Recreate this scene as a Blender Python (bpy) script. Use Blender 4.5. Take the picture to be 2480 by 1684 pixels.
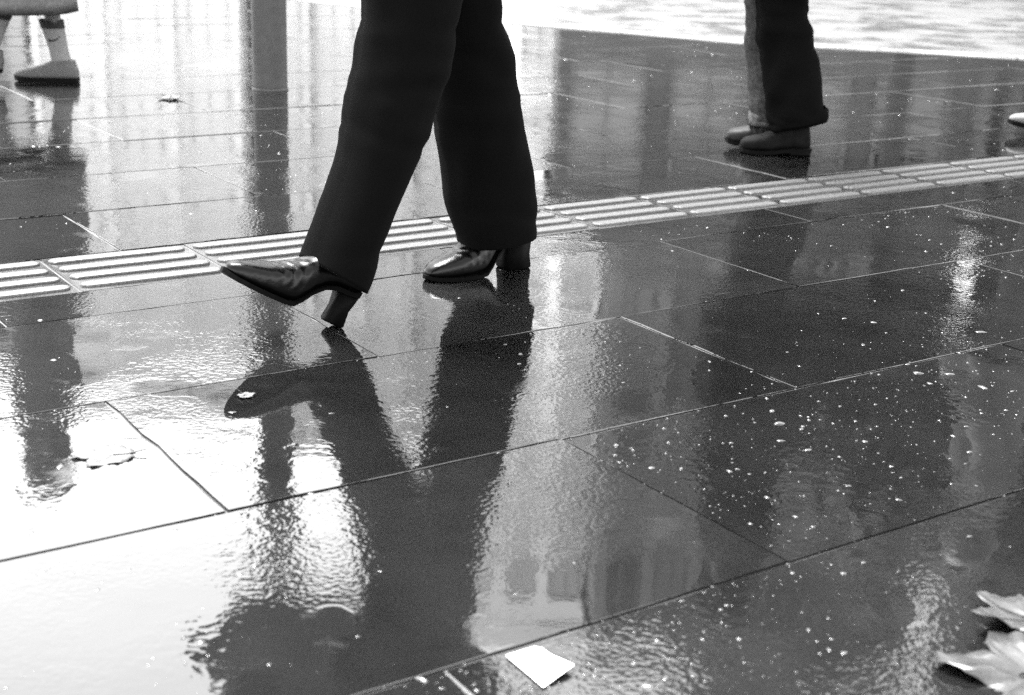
import bpy, bmesh, math, random
from mathutils import Vector, Matrix, noise as mnoise

# ------------------------------------------------------------------ clear
for o in list(bpy.data.objects):
    bpy.data.objects.remove(o, do_unlink=True)
scene = bpy.context.scene
C = scene.collection
R = math.radians
PI = math.pi

# ------------------------------------------------------------------ camera
CAM_H = 0.71
TILT, ROLL = R(17.45), R(1.9)
cam_d = bpy.data.cameras.new('camera')
cam = bpy.data.objects.new('camera', cam_d)
C.objects.link(cam)
_r0 = Vector((1, 0, 0)); _u0 = Vector((0, math.sin(TILT), math.cos(TILT)))
_rt = _r0 * math.cos(ROLL) + _u0 * math.sin(ROLL)
_up = _u0 * math.cos(ROLL) - _r0 * math.sin(ROLL)
_bk = _rt.cross(_up)
M = Matrix((_rt, _up, _bk)).transposed().to_4x4()
M.translation = Vector((0, 0, CAM_H))
cam.matrix_world = M
cam_d.sensor_width = 36.0
cam_d.lens = 49.57
cam_d.clip_start = 0.05
cam_d.clip_end = 2000
cam_d.dof.use_dof = True
cam_d.dof.focus_distance = 2.55
cam_d.dof.aperture_fstop = 6.3
scene.camera = cam

# ------------------------------------------------------------------ light
SUN_EL, SUN_AZ = R(66), R(-32)          # ahead and to the left of the camera, behind cloud
world = bpy.data.worlds.new('World'); scene.world = world
world.use_nodes = True
wn = world.node_tree; wn.nodes.clear()
sky = wn.nodes.new('ShaderNodeTexSky'); sky.sky_type = 'NISHITA'; sky.sun_disc = False
sky.sun_elevation = SUN_EL; sky.sun_rotation = SUN_AZ
sky.air_density = 1.0; sky.dust_density = 1.0; sky.ozone_density = 1.0
bw = wn.nodes.new('ShaderNodeRGBToBW')
bg = wn.nodes.new('ShaderNodeBackground'); bg.inputs['Strength'].default_value = 0.10
wo = wn.nodes.new('ShaderNodeOutputWorld')
wn.links.new(sky.outputs[0], bw.inputs[0]); wn.links.new(bw.outputs[0], bg.inputs[0]); wn.links.new(bg.outputs[0], wo.inputs[0])
sun_d = bpy.data.lights.new('sun', 'SUN'); sun_d.energy = 1.0; sun_d.angle = R(25)
sun_d.color = (1, 1, 1)
sun = bpy.data.objects.new('sun', sun_d); C.objects.link(sun)
_sd = Vector((math.sin(SUN_AZ) * math.cos(SUN_EL), math.cos(SUN_AZ) * math.cos(SUN_EL), math.sin(SUN_EL)))
sun.rotation_euler = _sd.to_track_quat('Z', 'Y').to_euler()
sun.location = _sd * 60

vs = scene.view_settings
scene.display_settings.display_device = 'sRGB'
vs.view_transform = 'Standard'; vs.look = 'None'; vs.gamma = 1.0; vs.use_curve_mapping = False
vs.exposure = 4.27
scene.cycles.use_denoising = False
scene.cycles.max_bounces = 6
scene.cycles.diffuse_bounces = 2
scene.cycles.glossy_bounces = 4
scene.cycles.caustics_reflective = False
scene.cycles.caustics_refractive = False
scene.cycles.sample_clamp_indirect = 6.0

# ------------------------------------------------------------------ helpers
rnd = random.Random(7)

def link(o, parent=None):
    C.objects.link(o)
    if parent is not None:
        o.parent = parent
    return o

def tag(o, label=None, cat=None, group=None, kind=None):
    if label: o['label'] = label
    if cat: o['category'] = cat
    if group: o['group'] = group
    if kind: o['kind'] = kind
    return o

def empty(name, loc=(0, 0, 0), rz=0.0):
    e = bpy.data.objects.new(name, None); e.location = loc; e.rotation_euler = (0, 0, rz)
    e.empty_display_size = 0.1
    return link(e)

def mesh_from(bm, name, smooth=True):
    bmesh.ops.recalc_face_normals(bm, faces=bm.faces[:])
    me = bpy.data.meshes.new(name); bm.to_mesh(me); bm.free()
    if smooth:
        me.polygons.foreach_set('use_smooth', [True] * len(me.polygons))
    return me

def obj(name, bm, mat, parent=None, smooth=True):
    me = bm if isinstance(bm, bpy.types.Mesh) else mesh_from(bm, name, smooth)
    o = bpy.data.objects.new(name, me)
    if mat is not None and len(me.materials) == 0:
        me.materials.append(mat)
    return link(o, parent)

def box(bm, x0, x1, y0, y1, z0, z1, taper=0.0):
    t = taper
    v = [bm.verts.new(p) for p in ((x0, y0, z0), (x1, y0, z0), (x1, y1, z0), (x0, y1, z0),
                                   (x0 + t, y0 + t, z1), (x1 - t, y0 + t, z1), (x1 - t, y1 - t, z1), (x0 + t, y1 - t, z1))]
    for f in ((3, 2, 1, 0), (4, 5, 6, 7), (0, 1, 5, 4), (1, 2, 6, 5), (2, 3, 7, 6), (3, 0, 4, 7)):
        bm.faces.new([v[i] for i in f])
    return v

def loft(bm, rings, cap0=True, cap1=True):
    """rings: list of equal-length lists of points"""
    vr = [[bm.verts.new(p) for p in r] for r in rings]
    n = len(vr[0])
    for a, b in zip(vr, vr[1:]):
        for i in range(n):
            bm.faces.new((a[i], a[(i + 1) % n], b[(i + 1) % n], b[i]))
    if cap0: bm.faces.new(vr[0][::-1])
    if cap1: bm.faces.new(vr[-1])
    return vr

def ell(c, ax, ay, n=24, e=2.0):
    c, ax, ay = Vector(c), Vector(ax), Vector(ay)
    out = []
    for i in range(n):
        t = 2 * PI * i / n
        ct, st = math.cos(t), math.sin(t)
        k = 2.0 / e
        out.append(c + ax * math.copysign(abs(ct) ** k, ct) + ay * math.copysign(abs(st) ** k, st))
    return out

def chain(bm, pts, rad, n=12):
    """tube with hemispherical ends along pts"""
    pts = [Vector(p) for p in pts]
    rings = []
    m = len(pts)
    prev = None
    for i, p in enumerate(pts):
        d = (pts[min(i + 1, m - 1)] - pts[max(i - 1, 0)]).normalized()
        a = d.orthogonal().normalized() if prev is None else (prev - d * prev.dot(d)).normalized()
        prev = a
        b = d.cross(a)
        r = rad[i]
        if i == 0:
            for k in (0.2, 0.75):
                q = math.sqrt(1 - (1 - k) ** 2)
                rings.append(ell(p - d * r * (1 - k), a * r * q, b * r * q, n))
        rings.append(ell(p, a * r, b * r, n))
        if i == m - 1:
            for k in (0.75, 0.2):
                q = math.sqrt(1 - (1 - k) ** 2)
                rings.append(ell(p + d * r * (1 - k), a * r * q, b * r * q, n))
    loft(bm, rings)

def remesh(bm, name, voxel, smooth_it=3):
    """voxel-union everything in bm into one continuous skin"""
    me = mesh_from(bm, name)
    o = bpy.data.objects.new(name, me); C.objects.link(o)
    m = o.modifiers.new('r', 'REMESH'); m.mode = 'VOXEL'; m.voxel_size = voxel
    if smooth_it:
        s = o.modifiers.new('s', 'SMOOTH'); s.factor = 0.5; s.iterations = smooth_it
    dg = bpy.context.evaluated_depsgraph_get()
    new = bpy.data.meshes.new_from_object(o.evaluated_get(dg))
    bpy.data.objects.remove(o, do_unlink=True); bpy.data.meshes.remove(me)
    new.name = name
    new.polygons.foreach_set('use_smooth', [True] * len(new.polygons))
    return new

# ------------------------------------------------------------------ materials (black and white film: greys only)
def new_mat(name):
    m = bpy.data.materials.new(name); m.use_nodes = True
    nt = m.node_tree
    b = nt.nodes['Principled BSDF']
    return m, nt, b

def N(nt, t, **kw):
    n = nt.nodes.new(t)
    for k, v in kw.items():
        if k in n.inputs.keys(): n.inputs[k].default_value = v
        else: setattr(n, k, v)
    return n

def math_node(nt, op, a, b=None, clamp=False):
    n = nt.nodes.new('ShaderNodeMath'); n.operation = op; n.use_clamp = clamp
    for i, v in enumerate((a, b)):
        if v is None: continue
        if isinstance(v, (int, float)): n.inputs[i].default_value = v
        else: nt.links.new(v, n.inputs[i])
    return n.outputs[0]

def maprange(nt, v, a, b, c=0.0, d=1.0, smooth=True):
    n = nt.nodes.new('ShaderNodeMapRange')
    n.interpolation_type = 'SMOOTHSTEP' if smooth else 'LINEAR'
    nt.links.new(v, n.inputs['Value'])
    n.inputs['From Min'].default_value = a; n.inputs['From Max'].default_value = b
    n.inputs['To Min'].default_value = c; n.inputs['To Max'].default_value = d
    return n.outputs[0]

def noise(nt, vec, scale, detail=2.0, rough=0.5, w=None):
    n = nt.nodes.new('ShaderNodeTexNoise')
    n.inputs['Scale'].default_value = scale; n.inputs['Detail'].default_value = detail
    n.inputs['Roughness'].default_value = rough
    nt.links.new(vec, n.inputs['Vector'])
    return n.outputs[0]

def simple(name, v, rough=0.6, var=0.25, scale=12.0, bump=0.0, bscale=200.0, spec=0.5, sheen=0.0, coat=0.0, metal=0.0):
    m, nt, b = new_mat(name)
    tc = nt.nodes.new('ShaderNodeTexCoord')
    nz = noise(nt, tc.outputs['Object'], scale, 4.0, 0.6)
    val = maprange(nt, nz, 0.3, 0.7, v * (1 - var), v * (1 + var), False)
    comb = nt.nodes.new('ShaderNodeCombineColor')
    for i in range(3): nt.links.new(val, comb.inputs[i])
    nt.links.new(comb.outputs[0], b.inputs['Base Color'])
    b.inputs['Roughness'].default_value = rough
    b.inputs['Specular IOR Level'].default_value = spec
    b.inputs['Metallic'].default_value = metal
    if sheen:
        b.inputs['Sheen Weight'].default_value = sheen
        b.inputs['Sheen Roughness'].default_value = 0.4
    if coat:
        b.inputs['Coat Weight'].default_value = coat; b.inputs['Coat Roughness'].default_value = 0.08
    if bump:
        h = noise(nt, tc.outputs['Object'], bscale, 3.0, 0.6)
        bp = nt.nodes.new('ShaderNodeBump'); bp.inputs['Distance'].default_value = bump; bp.inputs['Strength'].default_value = 1.0
        nt.links.new(h, bp.inputs['Height']); nt.links.new(bp.outputs[0], b.inputs['Normal'])
    return m

def wet_stone(name, base, a_big=2.0e-4, a_mid=1.2e-4, a_fine=2.2e-4, a_edge=0.8e-4, a_grain=1.5e-5, rough=(0.02, 0.05), ior=1.6):
    """stone under a broken film of rain water: still in the puddles, granular where it is thin"""
    m, nt, b = new_mat(name)
    g = nt.nodes.new('ShaderNodeNewGeometry')
    oi = nt.nodes.new('ShaderNodeObjectInfo')
    off = nt.nodes.new('ShaderNodeVectorMath'); off.operation = 'SCALE'; off.inputs[0].default_value = (37.0, 53.0, 0.0)
    nt.links.new(oi.outputs['Random'], off.inputs['Scale'])
    addv = nt.nodes.new('ShaderNodeVectorMath'); addv.operation = 'ADD'
    nt.links.new(g.outputs['Position'], addv.inputs[0]); nt.links.new(off.outputs[0], addv.inputs[1])
    p = addv.outputs[0]
    lo = noise(nt, p, 2.3, 2.0, 0.5)
    md = noise(nt, p, 9.0, 2.0, 0.55)
    mix = math_node(nt, 'ADD', math_node(nt, 'MULTIPLY', lo, 0.65), math_node(nt, 'MULTIPLY', md, 0.35))
    pud = maprange(nt, mix, 0.45, 0.60)                  # 1 = standing water
    edge = maprange(nt, mix, 0.500, 0.520)
    dry = math_node(nt, 'SUBTRACT', 1.0, pud)
    dry = math_node(nt, 'MULTIPLY', dry, maprange(nt, noise(nt, p, 5.0, 2.0, 0.5), 0.35, 0.65, 0.35, 1.9))
    k_mid = math_node(nt, 'ADD', math_node(nt, 'MULTIPLY', dry, 0.82), 0.18)
    k_fine = math_node(nt, 'ADD', math_node(nt, 'MULTIPLY', dry, 0.95), 0.05)
    big = noise(nt, p, 7.0, 1.0, 0.4)
    mid = noise(nt, p, 42.0, 1.5, 0.5)
    fine = noise(nt, p, 125.0, 1.5, 0.5)
    grain = noise(nt, p, 380.0, 2.0, 0.6)
    h = math_node(nt, 'MULTIPLY', big, a_big)
    h = math_node(nt, 'ADD', h, math_node(nt, 'MULTIPLY', math_node(nt, 'MULTIPLY', mid, a_mid), k_mid))
    h = math_node(nt, 'ADD', h, math_node(nt, 'MULTIPLY', math_node(nt, 'MULTIPLY', fine, a_fine), k_fine))
    h = math_node(nt, 'ADD', h, math_node(nt, 'MULTIPLY', math_node(nt, 'MULTIPLY', grain, a_grain), k_mid))
    m2 = maprange(nt, noise(nt, p, 3.4, 2.0, 0.5), 0.50, 0.64)
    h = math_node(nt, 'ADD', h, math_node(nt, 'MULTIPLY', math_node(nt, 'MULTIPLY', noise(nt, p, 66.0, 1.0, 0.4), a_fine * 1.5), m2))
    h = math_node(nt, 'ADD', h, math_node(nt, 'MULTIPLY', edge, a_edge))
    bp = nt.nodes.new('ShaderNodeBump'); bp.inputs['Distance'].default_value = 1.0; bp.inputs['Strength'].default_value = 1.0
    nt.links.new(h, bp.inputs['Height']); nt.links.new(bp.outputs[0], b.inputs['Normal'])
    thin = maprange(nt, noise(nt, p, 6.5, 4.0, 0.65), 0.56, 0.72)
    rgh = maprange(nt, pud, 0, 1, rough[1], rough[0], False)
    nt.links.new(math_node(nt, 'ADD', rgh, math_node(nt, 'MULTIPLY', thin, 0.13)), b.inputs['Roughness'])
    sp = noise(nt, p, 320.0, 3.0, 0.7)
    bl = noise(nt, p, 4.0, 3.0, 0.6)
    val = math_node(nt, 'MULTIPLY', maprange(nt, sp, 0.3, 0.75, base * 0.7, base * 1.5, False), maprange(nt, bl, 0.3, 0.7, 0.7, 1.3, False))
    val = math_node(nt, 'MULTIPLY', val, maprange(nt, oi.outputs['Random'], 0, 1, 0.75, 1.3, False))
    comb = nt.nodes.new('ShaderNodeCombineColor')
    for i in range(3): nt.links.new(val, comb.inputs[i])
    nt.links.new(comb.outputs[0], b.inputs['Base Color'])
    b.inputs['IOR'].default_value = ior
    return m

MAT = {}
MAT['stone'] = wet_stone('wet_bluestone', 0.0058)
MAT['bed'] = wet_stone('wet_joint', 0.042, a_mid=4e-4, rough=(0.2, 0.4))
MAT['road'] = wet_stone('wet_pale_concrete', 0.045, a_big=1.5e-4, a_mid=6e-5, rough=(0.3, 0.6))
MAT['kerb'] = wet_stone('wet_pale_granite', 0.20, rough=(0.12, 0.35))
MAT['bar'] = simple('tactile_bar_concrete', 0.029, 0.5, 0.7, 190, 1.2e-3, 230)
MAT['tile'] = wet_stone('wet_tactile_base', 0.016, rough=(0.06, 0.25))
MAT['drop'] = simple('rain_water', 0.05, 0.05, 0.1, spec=0.6)
MAT['pole'] = simple('galvanised_steel', 0.048, 0.55, 0.15, 30, 1.5e-4, 300, spec=0.12)
MAT['sign_back'] = simple('sign_back_metal', 0.012, 0.5, 0.2)
MAT['black_cloth'] = simple('black_wool', 0.0021, 0.95, 0.3, 600, 4e-4, 900, spec=0.02, sheen=0.006)
MAT['black_coat'] = simple('black_coat', 0.0014, 0.9, 0.3, 60, spec=0.05)
MAT['leather'] = simple('black_leather', 0.0012, 0.24, 0.3, 80, 2.5e-4, 260, spec=0.15)
MAT['heel'] = simple('heel_block', 0.001, 0.6, 0.3, 80, spec=0.04)
MAT['rubber'] = simple('black_rubber', 0.0015, 0.6, 0.3, 80, spec=0.06)
MAT['denim_dark'] = simple('dark_denim', 0.0024, 0.9, 0.35, 500, 4e-4, 700, spec=0.015)
MAT['denim_pale'] = simple('faded_denim', 0.024, 0.9, 0.6, 60, 8e-4, 500, spec=0.15)
MAT['denim_cuff'] = simple('frayed_denim', 0.055, 0.9, 0.6, 60, 8e-4, 500, spec=0.1)
MAT['shoe_brown'] = simple('worn_suede', 0.0035, 0.7, 0.6, 30, 3e-4, 300, spec=0.05)
MAT['shoe_tan'] = simple('scuffed_leather', 0.011, 0.55, 0.6, 35, 3e-4, 300, spec=0.1)
MAT['shoe_grey'] = simple('grey_knit', 0.055, 0.8, 0.25, 90, 3e-4, 500)
MAT['sock'] = simple('pale_sock', 0.15, 0.95, 0.12, 200, 3e-4, 500, spec=0.1)
MAT['sock_band'] = simple('dark_sock_band', 0.010, 0.95, 0.2, 200)
MAT['skin'] = simple('skin', 0.06, 0.5, 0.12, 20)
MAT['hair'] = simple('dark_hair', 0.012, 0.5, 0.4, 150, 1e-3, 120)
MAT['eye'] = simple('eye', 0.3, 0.1, 0.1)
MAT['grey_coat'] = simple('grey_coat', 0.085, 0.9, 0.25, 60, spec=0.15)
MAT['pale_coat'] = simple('pale_trench', 0.10, 0.9, 0.2, 60, spec=0.15)
MAT['grey_trousers'] = simple('light_grey_trousers', 0.06, 0.9, 0.2, 60, spec=0.15)
MAT['white_shoe'] = simple('white_canvas', 0.08, 0.8, 0.15, 120)
MAT['paper'] = simple('white_paper', 0.75, 0.7, 0.06, 60)
MAT['print'] = simple('faint_print', 0.40, 0.7, 0.05, 60)
MAT['leaf'] = simple('wet_dead_leaf', 0.025, 0.4, 0.35, 70, 6e-4, 90)
MAT['leaf_dark'] = simple('dark_leaf', 0.05, 0.6, 0.35, 70, 6e-4, 90)
MAT['stem'] = simple('leaf_stem', 0.008, 0.5, 0.3, 90)
MAT['pale_wall'] = simple('pale_render', 0.80, 0.8, 0.08, 0.4)
MAT['cream_wall'] = simple('cream_stone', 0.74, 0.8, 0.08, 0.4)
MAT['tower_wall'] = simple('tower_metal_panels', 0.86, 0.38, 0.05, 0.3, metal=1.0)
MAT['grey_wall'] = simple('grey_concrete', 0.40, 0.8, 0.1, 0.4)
MAT['mid_wall'] = simple('mid_grey_panels', 0.19, 0.8, 0.12, 0.4)
MAT['shop_wall'] = simple('dark_shop_fronts', 0.075, 0.8, 0.15, 0.4)
MAT['dark_wall'] = simple('dark_brick', 0.065, 0.9, 0.2, 0.5)
MAT['glass_pale'] = simple('blinds_behind_glass', 0.66, 0.25, 0.15, 0.8)
MAT['frame_pale'] = simple('pale_window_frame', 0.6, 0.6, 0.1)
MAT['glass_mid'] = simple('curtained_window', 0.13, 0.15, 0.25, 0.8)
MAT['glass'] = simple('window_glass', 0.02, 0.06, 0.1, spec=0.5)
MAT['frame'] = simple('window_frame', 0.12, 0.6, 0.1)
MAT['bark'] = simple('bark', 0.03, 0.9, 0.3, 8)
MAT['foliage'] = simple('tree_leaves', 0.022, 0.7, 0.4, 0.8)

# ------------------------------------------------------------------ the paving
YAW = R(34.4)
U = Vector((math.cos(YAW), math.sin(YAW), 0)); V = Vector((-math.sin(YAW), math.cos(YAW), 0))
H = CAM_H
def uv(u_, v_, z=0.0): return U * u_ + V * v_ + Vector((0, 0, z))

KERB = [(-9.0, 22.0), (-4.6, 14.6), (-1.6, 10.35), (-0.1, 8.95), (1.25, 8.12), (2.67, 7.72), (5.0, 7.42), (9.0, 7.2), (16, 7.1)]
def kerb_seg(p):
    best = None
    for a, b in zip(KERB, KERB[1:]):
        a_, b_ = Vector((*a, 0)), Vector((*b, 0))
        d = (b_ - a_); L = d.length; d.normalize()
        t = max(0, min(L, (p - a_).dot(d)))
        dist = (a_ + d * t - p).length
        if best is None or dist < best[0]:
            best = (dist, a_, d, Vector((-d.y, d.x, 0)))   # normal points to the road
    return best

def clip(poly, a, n):
    out = []
    for i in range(len(poly)):
        p, q = poly[i], poly[(i + 1) % len(poly)]
        sp, sq = (p - a).dot(n), (q - a).dot(n)
        if sp <= 0: out.append(p)
        if (sp < 0) != (sq < 0):
            out.append(p.lerp(q, sp / (sp - sq)))
    return out

pavement = empty('pavement')
tag(pavement, kind='structure')
# bed under the slabs (wet joints show it)
bm = bmesh.new()
pts = [(x, y, -0.0030) for x, y in KERB] + [(16, -12, -0.0030), (-30, -12, -0.0030), (-30, 22, -0.0030)]
bm.faces.new([bm.verts.new(p) for p in pts])
obj('joint_bed', bm, MAT['bed'], pavement, False)

GAP = 0.0036
def slab_mesh(poly, seed):
    """poly: list of local 2D points (centred). rounded, slightly chipped edges"""
    rs = random.Random(seed)
    pts = []
    n = len(poly)
    for i in range(n):
        a, b = Vector(poly[i]), Vector(poly[(i + 1) % n])
        k = max(2, int((b - a).length / 0.045))
        nrm = Vector((-(b - a).y, (b - a).x)).normalized()
        for j in range(k):
            t = j / k
            q = a.lerp(b, t)
            jit = 0 if j == 0 else (rs.random() - 0.3) * 0.0016 + (0.003 if rs.random() < 0.05 else 0)
            pts.append(q + nrm * jit)
    c = sum((Vector(q) for q in pts), Vector((0, 0))) / len(pts)
    bm = bmesh.new()
    def ring(ins, z):
        r = []
        for q in pts:
            d = (c - q); d.normalize()
            r.append(bm.verts.new((q.x + d.x * ins, q.y + d.y * ins, z)))
        return r
    top = ring(0.0006, 0.0); mid = ring(0.0003, -0.0008); low = ring(0.0, -0.0020); bot = ring(0.0, -0.03)
    m = len(pts)
    for A, B in ((top, mid), (mid, low), (low, bot)):
        for i in range(m):
            bm.faces.new((A[i], A[(i + 1) % m], B[(i + 1) % m], B[i]))
    bm.faces.new(top)
    bmesh.ops.recalc_face_normals(bm, faces=bm.faces[:])
    me = bpy.data.meshes.new('slab'); bm.to_mesh(me); bm.free()
    me.materials.append(MAT['stone'])
    return me

rows = [(-1.06, -0.43, 0.88), (-0.43, 0.20, 0.21), (0.20, 0.825, 0.88), (0.825, 1.452, 0.90 + 0.0), (1.452, 2.08, 1.55), (2.08, 2.715, 0.85), (2.715, 3.33, 1.49),
        (3.33, 3.562, 0.82), (3.950, 4.505, 1.31), (4.505, 5.12, 2.0), (5.12, 5.81, 2.64), (5.81, 6.46, 1.96), (6.46, 7.12, 2.62), (7.12, 7.78, 1.96),
        (7.78, 8.42, 5.8), (8.42, 9.06, 2.0), (9.06, 9.7, 2.66), (9.7, 10.34, 2.0), (10.34, 10.98, 2.66), (10.98, 11.6, 2.0), (11.6, 12.24, 2.66), (12.24, 12.9, 2.0), (12.9, 13.5, 2.66), (13.5, 14.1, 2.0)]
PER = 1.34 * H
cache = {}
sr = random.Random(21)
for (v0, v1, off) in rows:
    v0 *= H; v1 *= H; off *= H
    k0 = math.floor((-4.2 - off) / PER); k1 = math.ceil((11.5 - off) / PER)
    for k in range(k0, k1):
        u0 = off + k * PER; u1 = u0 + PER
        cpt = uv((u0 + u1) / 2, (v0 + v1) / 2)
        # keep what the picture (or a step beside it) can see
        if cpt.y < 0.3 or abs(cpt.x) > 0.55 * cpt.y + 1.3 or cpt.y > 13: continue
        poly = [uv(u0 + GAP / 2, v0 + GAP / 2), uv(u1 - GAP / 2, v0 + GAP / 2), uv(u1 - GAP / 2, v1 - GAP / 2), uv(u0 + GAP / 2, v1 - GAP / 2)]
        dist, a, d, nrm = kerb_seg(cpt)
        cut = False
        if dist < 0.9:
            pc = clip(poly, a - nrm * 0.004, nrm)
            if len(pc) < 3: continue
            cut = len(pc) != 4 or any((p - q).length > 1e-5 for p, q in zip(pc, poly))
            if cut:
                ar = abs(sum(pc[i].x * pc[(i + 1) % len(pc)].y - pc[(i + 1) % len(pc)].x * pc[i].y for i in range(len(pc)))) / 2
                if ar < 0.02: continue
                cpt = sum(pc, Vector()) / len(pc); poly = pc
        elif (cpt - a).dot(nrm) > 0: continue
        loc = [((p - cpt).dot(U), (p - cpt).dot(V)) for p in poly]
        if cut:
            me = slab_mesh(loc, sr.randint(0, 9999))
        else:
            key = (round(v1 - v0, 3), sr.randint(0, 2))
            if key not in cache: cache[key] = slab_mesh(loc, hash(key) % 1000)
            me = cache[key]
        o = bpy.data.objects.new('slab', me)
        o.location = cpt + Vector((0, 0, sr.uniform(-0.0006, 0.0006)))
        o.rotation_euler = (R(max(-.22, min(.22, sr.gauss(0, 0.15)))), R(max(-.13, min(.13, sr.gauss(0, 0.08)))), YAW)
        link(o, pavement)

# ------------------------------------------------------------------ tactile strip: 300 mm tiles with four raised bars
tact = empty('tactile_strip')
tag(tact, 'pale ribbed tactile guidance strip running across the wet pavement behind the boots', 'tactile strip')
T0, TL = 1.4975 * H - 0.0, 0.425 * H      # a tile joint and the tile length along the strip
tv0, tv1 = 3.562 * H, 3.950 * H
def bar_mesh(seed, L=0.284, W=0.035, hh=0.0042):
    rs = random.Random(seed); bm = bmesh.new()
    def ring(ins, z):
        r = []
        w2, l2 = W / 2 - ins, L / 2 - ins
        for side in (1, -1):
            for j in range(7):
                t = -PI / 2 + PI * j / 6
                x = side * (l2 - w2 + w2 * math.cos(t)); y = side * w2 * math.sin(t)
                r.append((x + rs.uniform(-.0004, .0004), y + rs.uniform(-.0004, .0004), z))
        return r
    loft(bm, [ring(0, -0.004), ring(0.0005, 0.001), ring(0.0022, hh * 0.75), ring(0.0055, hh)], False, True)
    me = mesh_from(bm, 'bar', False); me.materials.append(MAT['bar']); return me
bars = [bar_mesh(s) for s in range(3)]
bm = bmesh.new()
tw, tl = (tv1 - tv0) / 2 - 0.0015, TL / 2 - 0.0015
box(bm, -tl, tl, -tw, tw, -0.03, -0.0012, 0.001)
tile_me = mesh_from(bm, 'tactile_tile', False); tile_me.materials.append(MAT['tile'])
br = random.Random(5)
for k in range(-4, 17):
    c = uv(T0 + (k + 0.5) * TL, (tv0 + tv1) / 2)
    t = bpy.data.objects.new('tactile_tile', tile_me); t.location = c
    t.rotation_euler = (R(br.gauss(0, .12)), R(br.gauss(0, .12)), YAW); link(t, tact)
    for j in range(4):
        b = bpy.data.objects.new('bar', br.choice(bars))
        b.location = (br.gauss(0, .001), -0.0985 + j * 0.0657, 0.0); b.rotation_euler = (0, 0, R(br.gauss(0, .25)))
        link(b, t)

# ------------------------------------------------------------------ kerb and road
kerb = empty('kerb'); tag(kerb, kind='structure')
kr = random.Random(3)
pl = [Vector((*p, 0)) for p in KERB]
for a, b in zip(pl, pl[1:]):
    if a.y > 12 and b.y > 12: continue
    d = b - a; L = d.length; d.normalize(); n = max(1, round(L / 0.8)); s = L / n
    for i in range(n):
        bm = bmesh.new(); box(bm, 0.004, s - 0.004, 0.004, 0.20, -0.14, 0.004 + kr.uniform(-.002, .002), 0.008)
        o = obj('kerb_stone', bm, MAT['kerb'], kerb, False)
        o.location = a + d * (s * i); o.rotation_euler = (0, 0, math.atan2(d.y, d.x))
bm = bmesh.new()
bm.faces.new([bm.verts.new(p) for p in ((-400, -60, -0.13), (400, -60, -0.13), (400, 700, -0.13), (-400, 700, -0.13))])
road = tag(obj('road', bm, MAT['road'], None, False), kind='structure')
bm = bmesh.new(); vv_ = []
for i, p in enumerate(pl):
    d = (pl[min(i + 1, len(pl) - 1)] - pl[max(i - 1, 0)]).normalized(); n_ = Vector((-d.y, d.x, 0))
    vv_.append((bm.verts.new(p + n_ * .19 + Vector((0, 0, -.124))), bm.verts.new(p + n_ * .62 + Vector((0, 0, -.126)))))
for a, b in zip(vv_, vv_[1:]): bm.faces.new((a[0], b[0], b[1], a[1]))
obj('gutter', bm, MAT['stone'], road, False)

# ------------------------------------------------------------------ buildings across the street: what the wet stone mirrors
def pane_mesh(w, h, m='glass'):
    bm = bmesh.new(); box(bm, -w / 2, w / 2, -0.02, 0.0, 0, h); me = mesh_from(bm, 'pane', False); me.materials.append(MAT[m]); return me
def frame_mesh(w, h, t=0.1, m='frame'):
    bm = bmesh.new()
    box(bm, -w / 2 - t, w / 2 + t, -0.10, 0.02, -t, 0); box(bm, -w / 2 - t, w / 2 + t, -0.10, 0.02, h, h + t)
    box(bm, -w / 2 - t, -w / 2, -0.10, 0.02, 0, h); box(bm, w / 2, w / 2 + t, -0.10, 0.02, 0, h)
    box(bm, -0.03, 0.03, -0.06, 0.01, 0, h)
    me = mesh_from(bm, 'window', False); me.materials.append(MAT[m]); return me

def building(name, x0, x1, y, h, depth, wall, ncol, nrow, ww, wh, z0, label, cornice=0.35, pil=0.0, cat='building'):
    e = empty(name, ((x0 + x1) / 2, y, -0.13)); tag(e, label, cat)
    w = (x1 - x0)
    bm = bmesh.new(); box(bm, -w / 2, w / 2, 0, depth, 0, h); obj('wall', bm, MAT[wall], e, False)
    bm = bmesh.new(); box(bm, -w / 2 - 0.15, w / 2 + 0.15, -cornice, depth, h + 0.002, h + 0.5); box(bm, -w / 2, w / 2, 0.2, depth, h + 0.5, h + 0.9)
    obj('roof', bm, MAT[wall], e, False)
    pale = wall in ('pale_wall', 'cream_wall', 'tower_wall')
    pm, fm = pane_mesh(ww, wh, 'glass_pale' if pale else 'glass'), frame_mesh(ww, wh, .1, 'frame_pale' if pale else 'frame')
    pm2 = pane_mesh(ww, wh, 'glass_mid'); wr_ = random.Random(name + str(x0))
    px = w / ncol; pz = (h - z0 - 0.6) / nrow
    for i in range(ncol):
        for j in range(nrow):
            f = bpy.data.objects.new('window', fm); f.location = (-w / 2 + px * (i + .5), -0.004, z0 + pz * j + (pz - wh) * 0.5); link(f, e)
            p = bpy.data.objects.new('pane', pm2 if (not pale and wr_.random() < .45) else pm); p.location = (0, 0.0, 0); link(p, f)
    if pil:
        for i in range(ncol + 1):
            bm = bmesh.new(); xx = -w / 2 + px * i; xx = max(-w / 2 + pil / 2 + .01, min(w / 2 - pil / 2 - .01, xx))
            box(bm, xx - pil / 2, xx + pil / 2, -0.3, 0.003, 0, h - 0.01); obj('pilaster', bm, MAT[wall], e, False)
    return e

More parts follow.
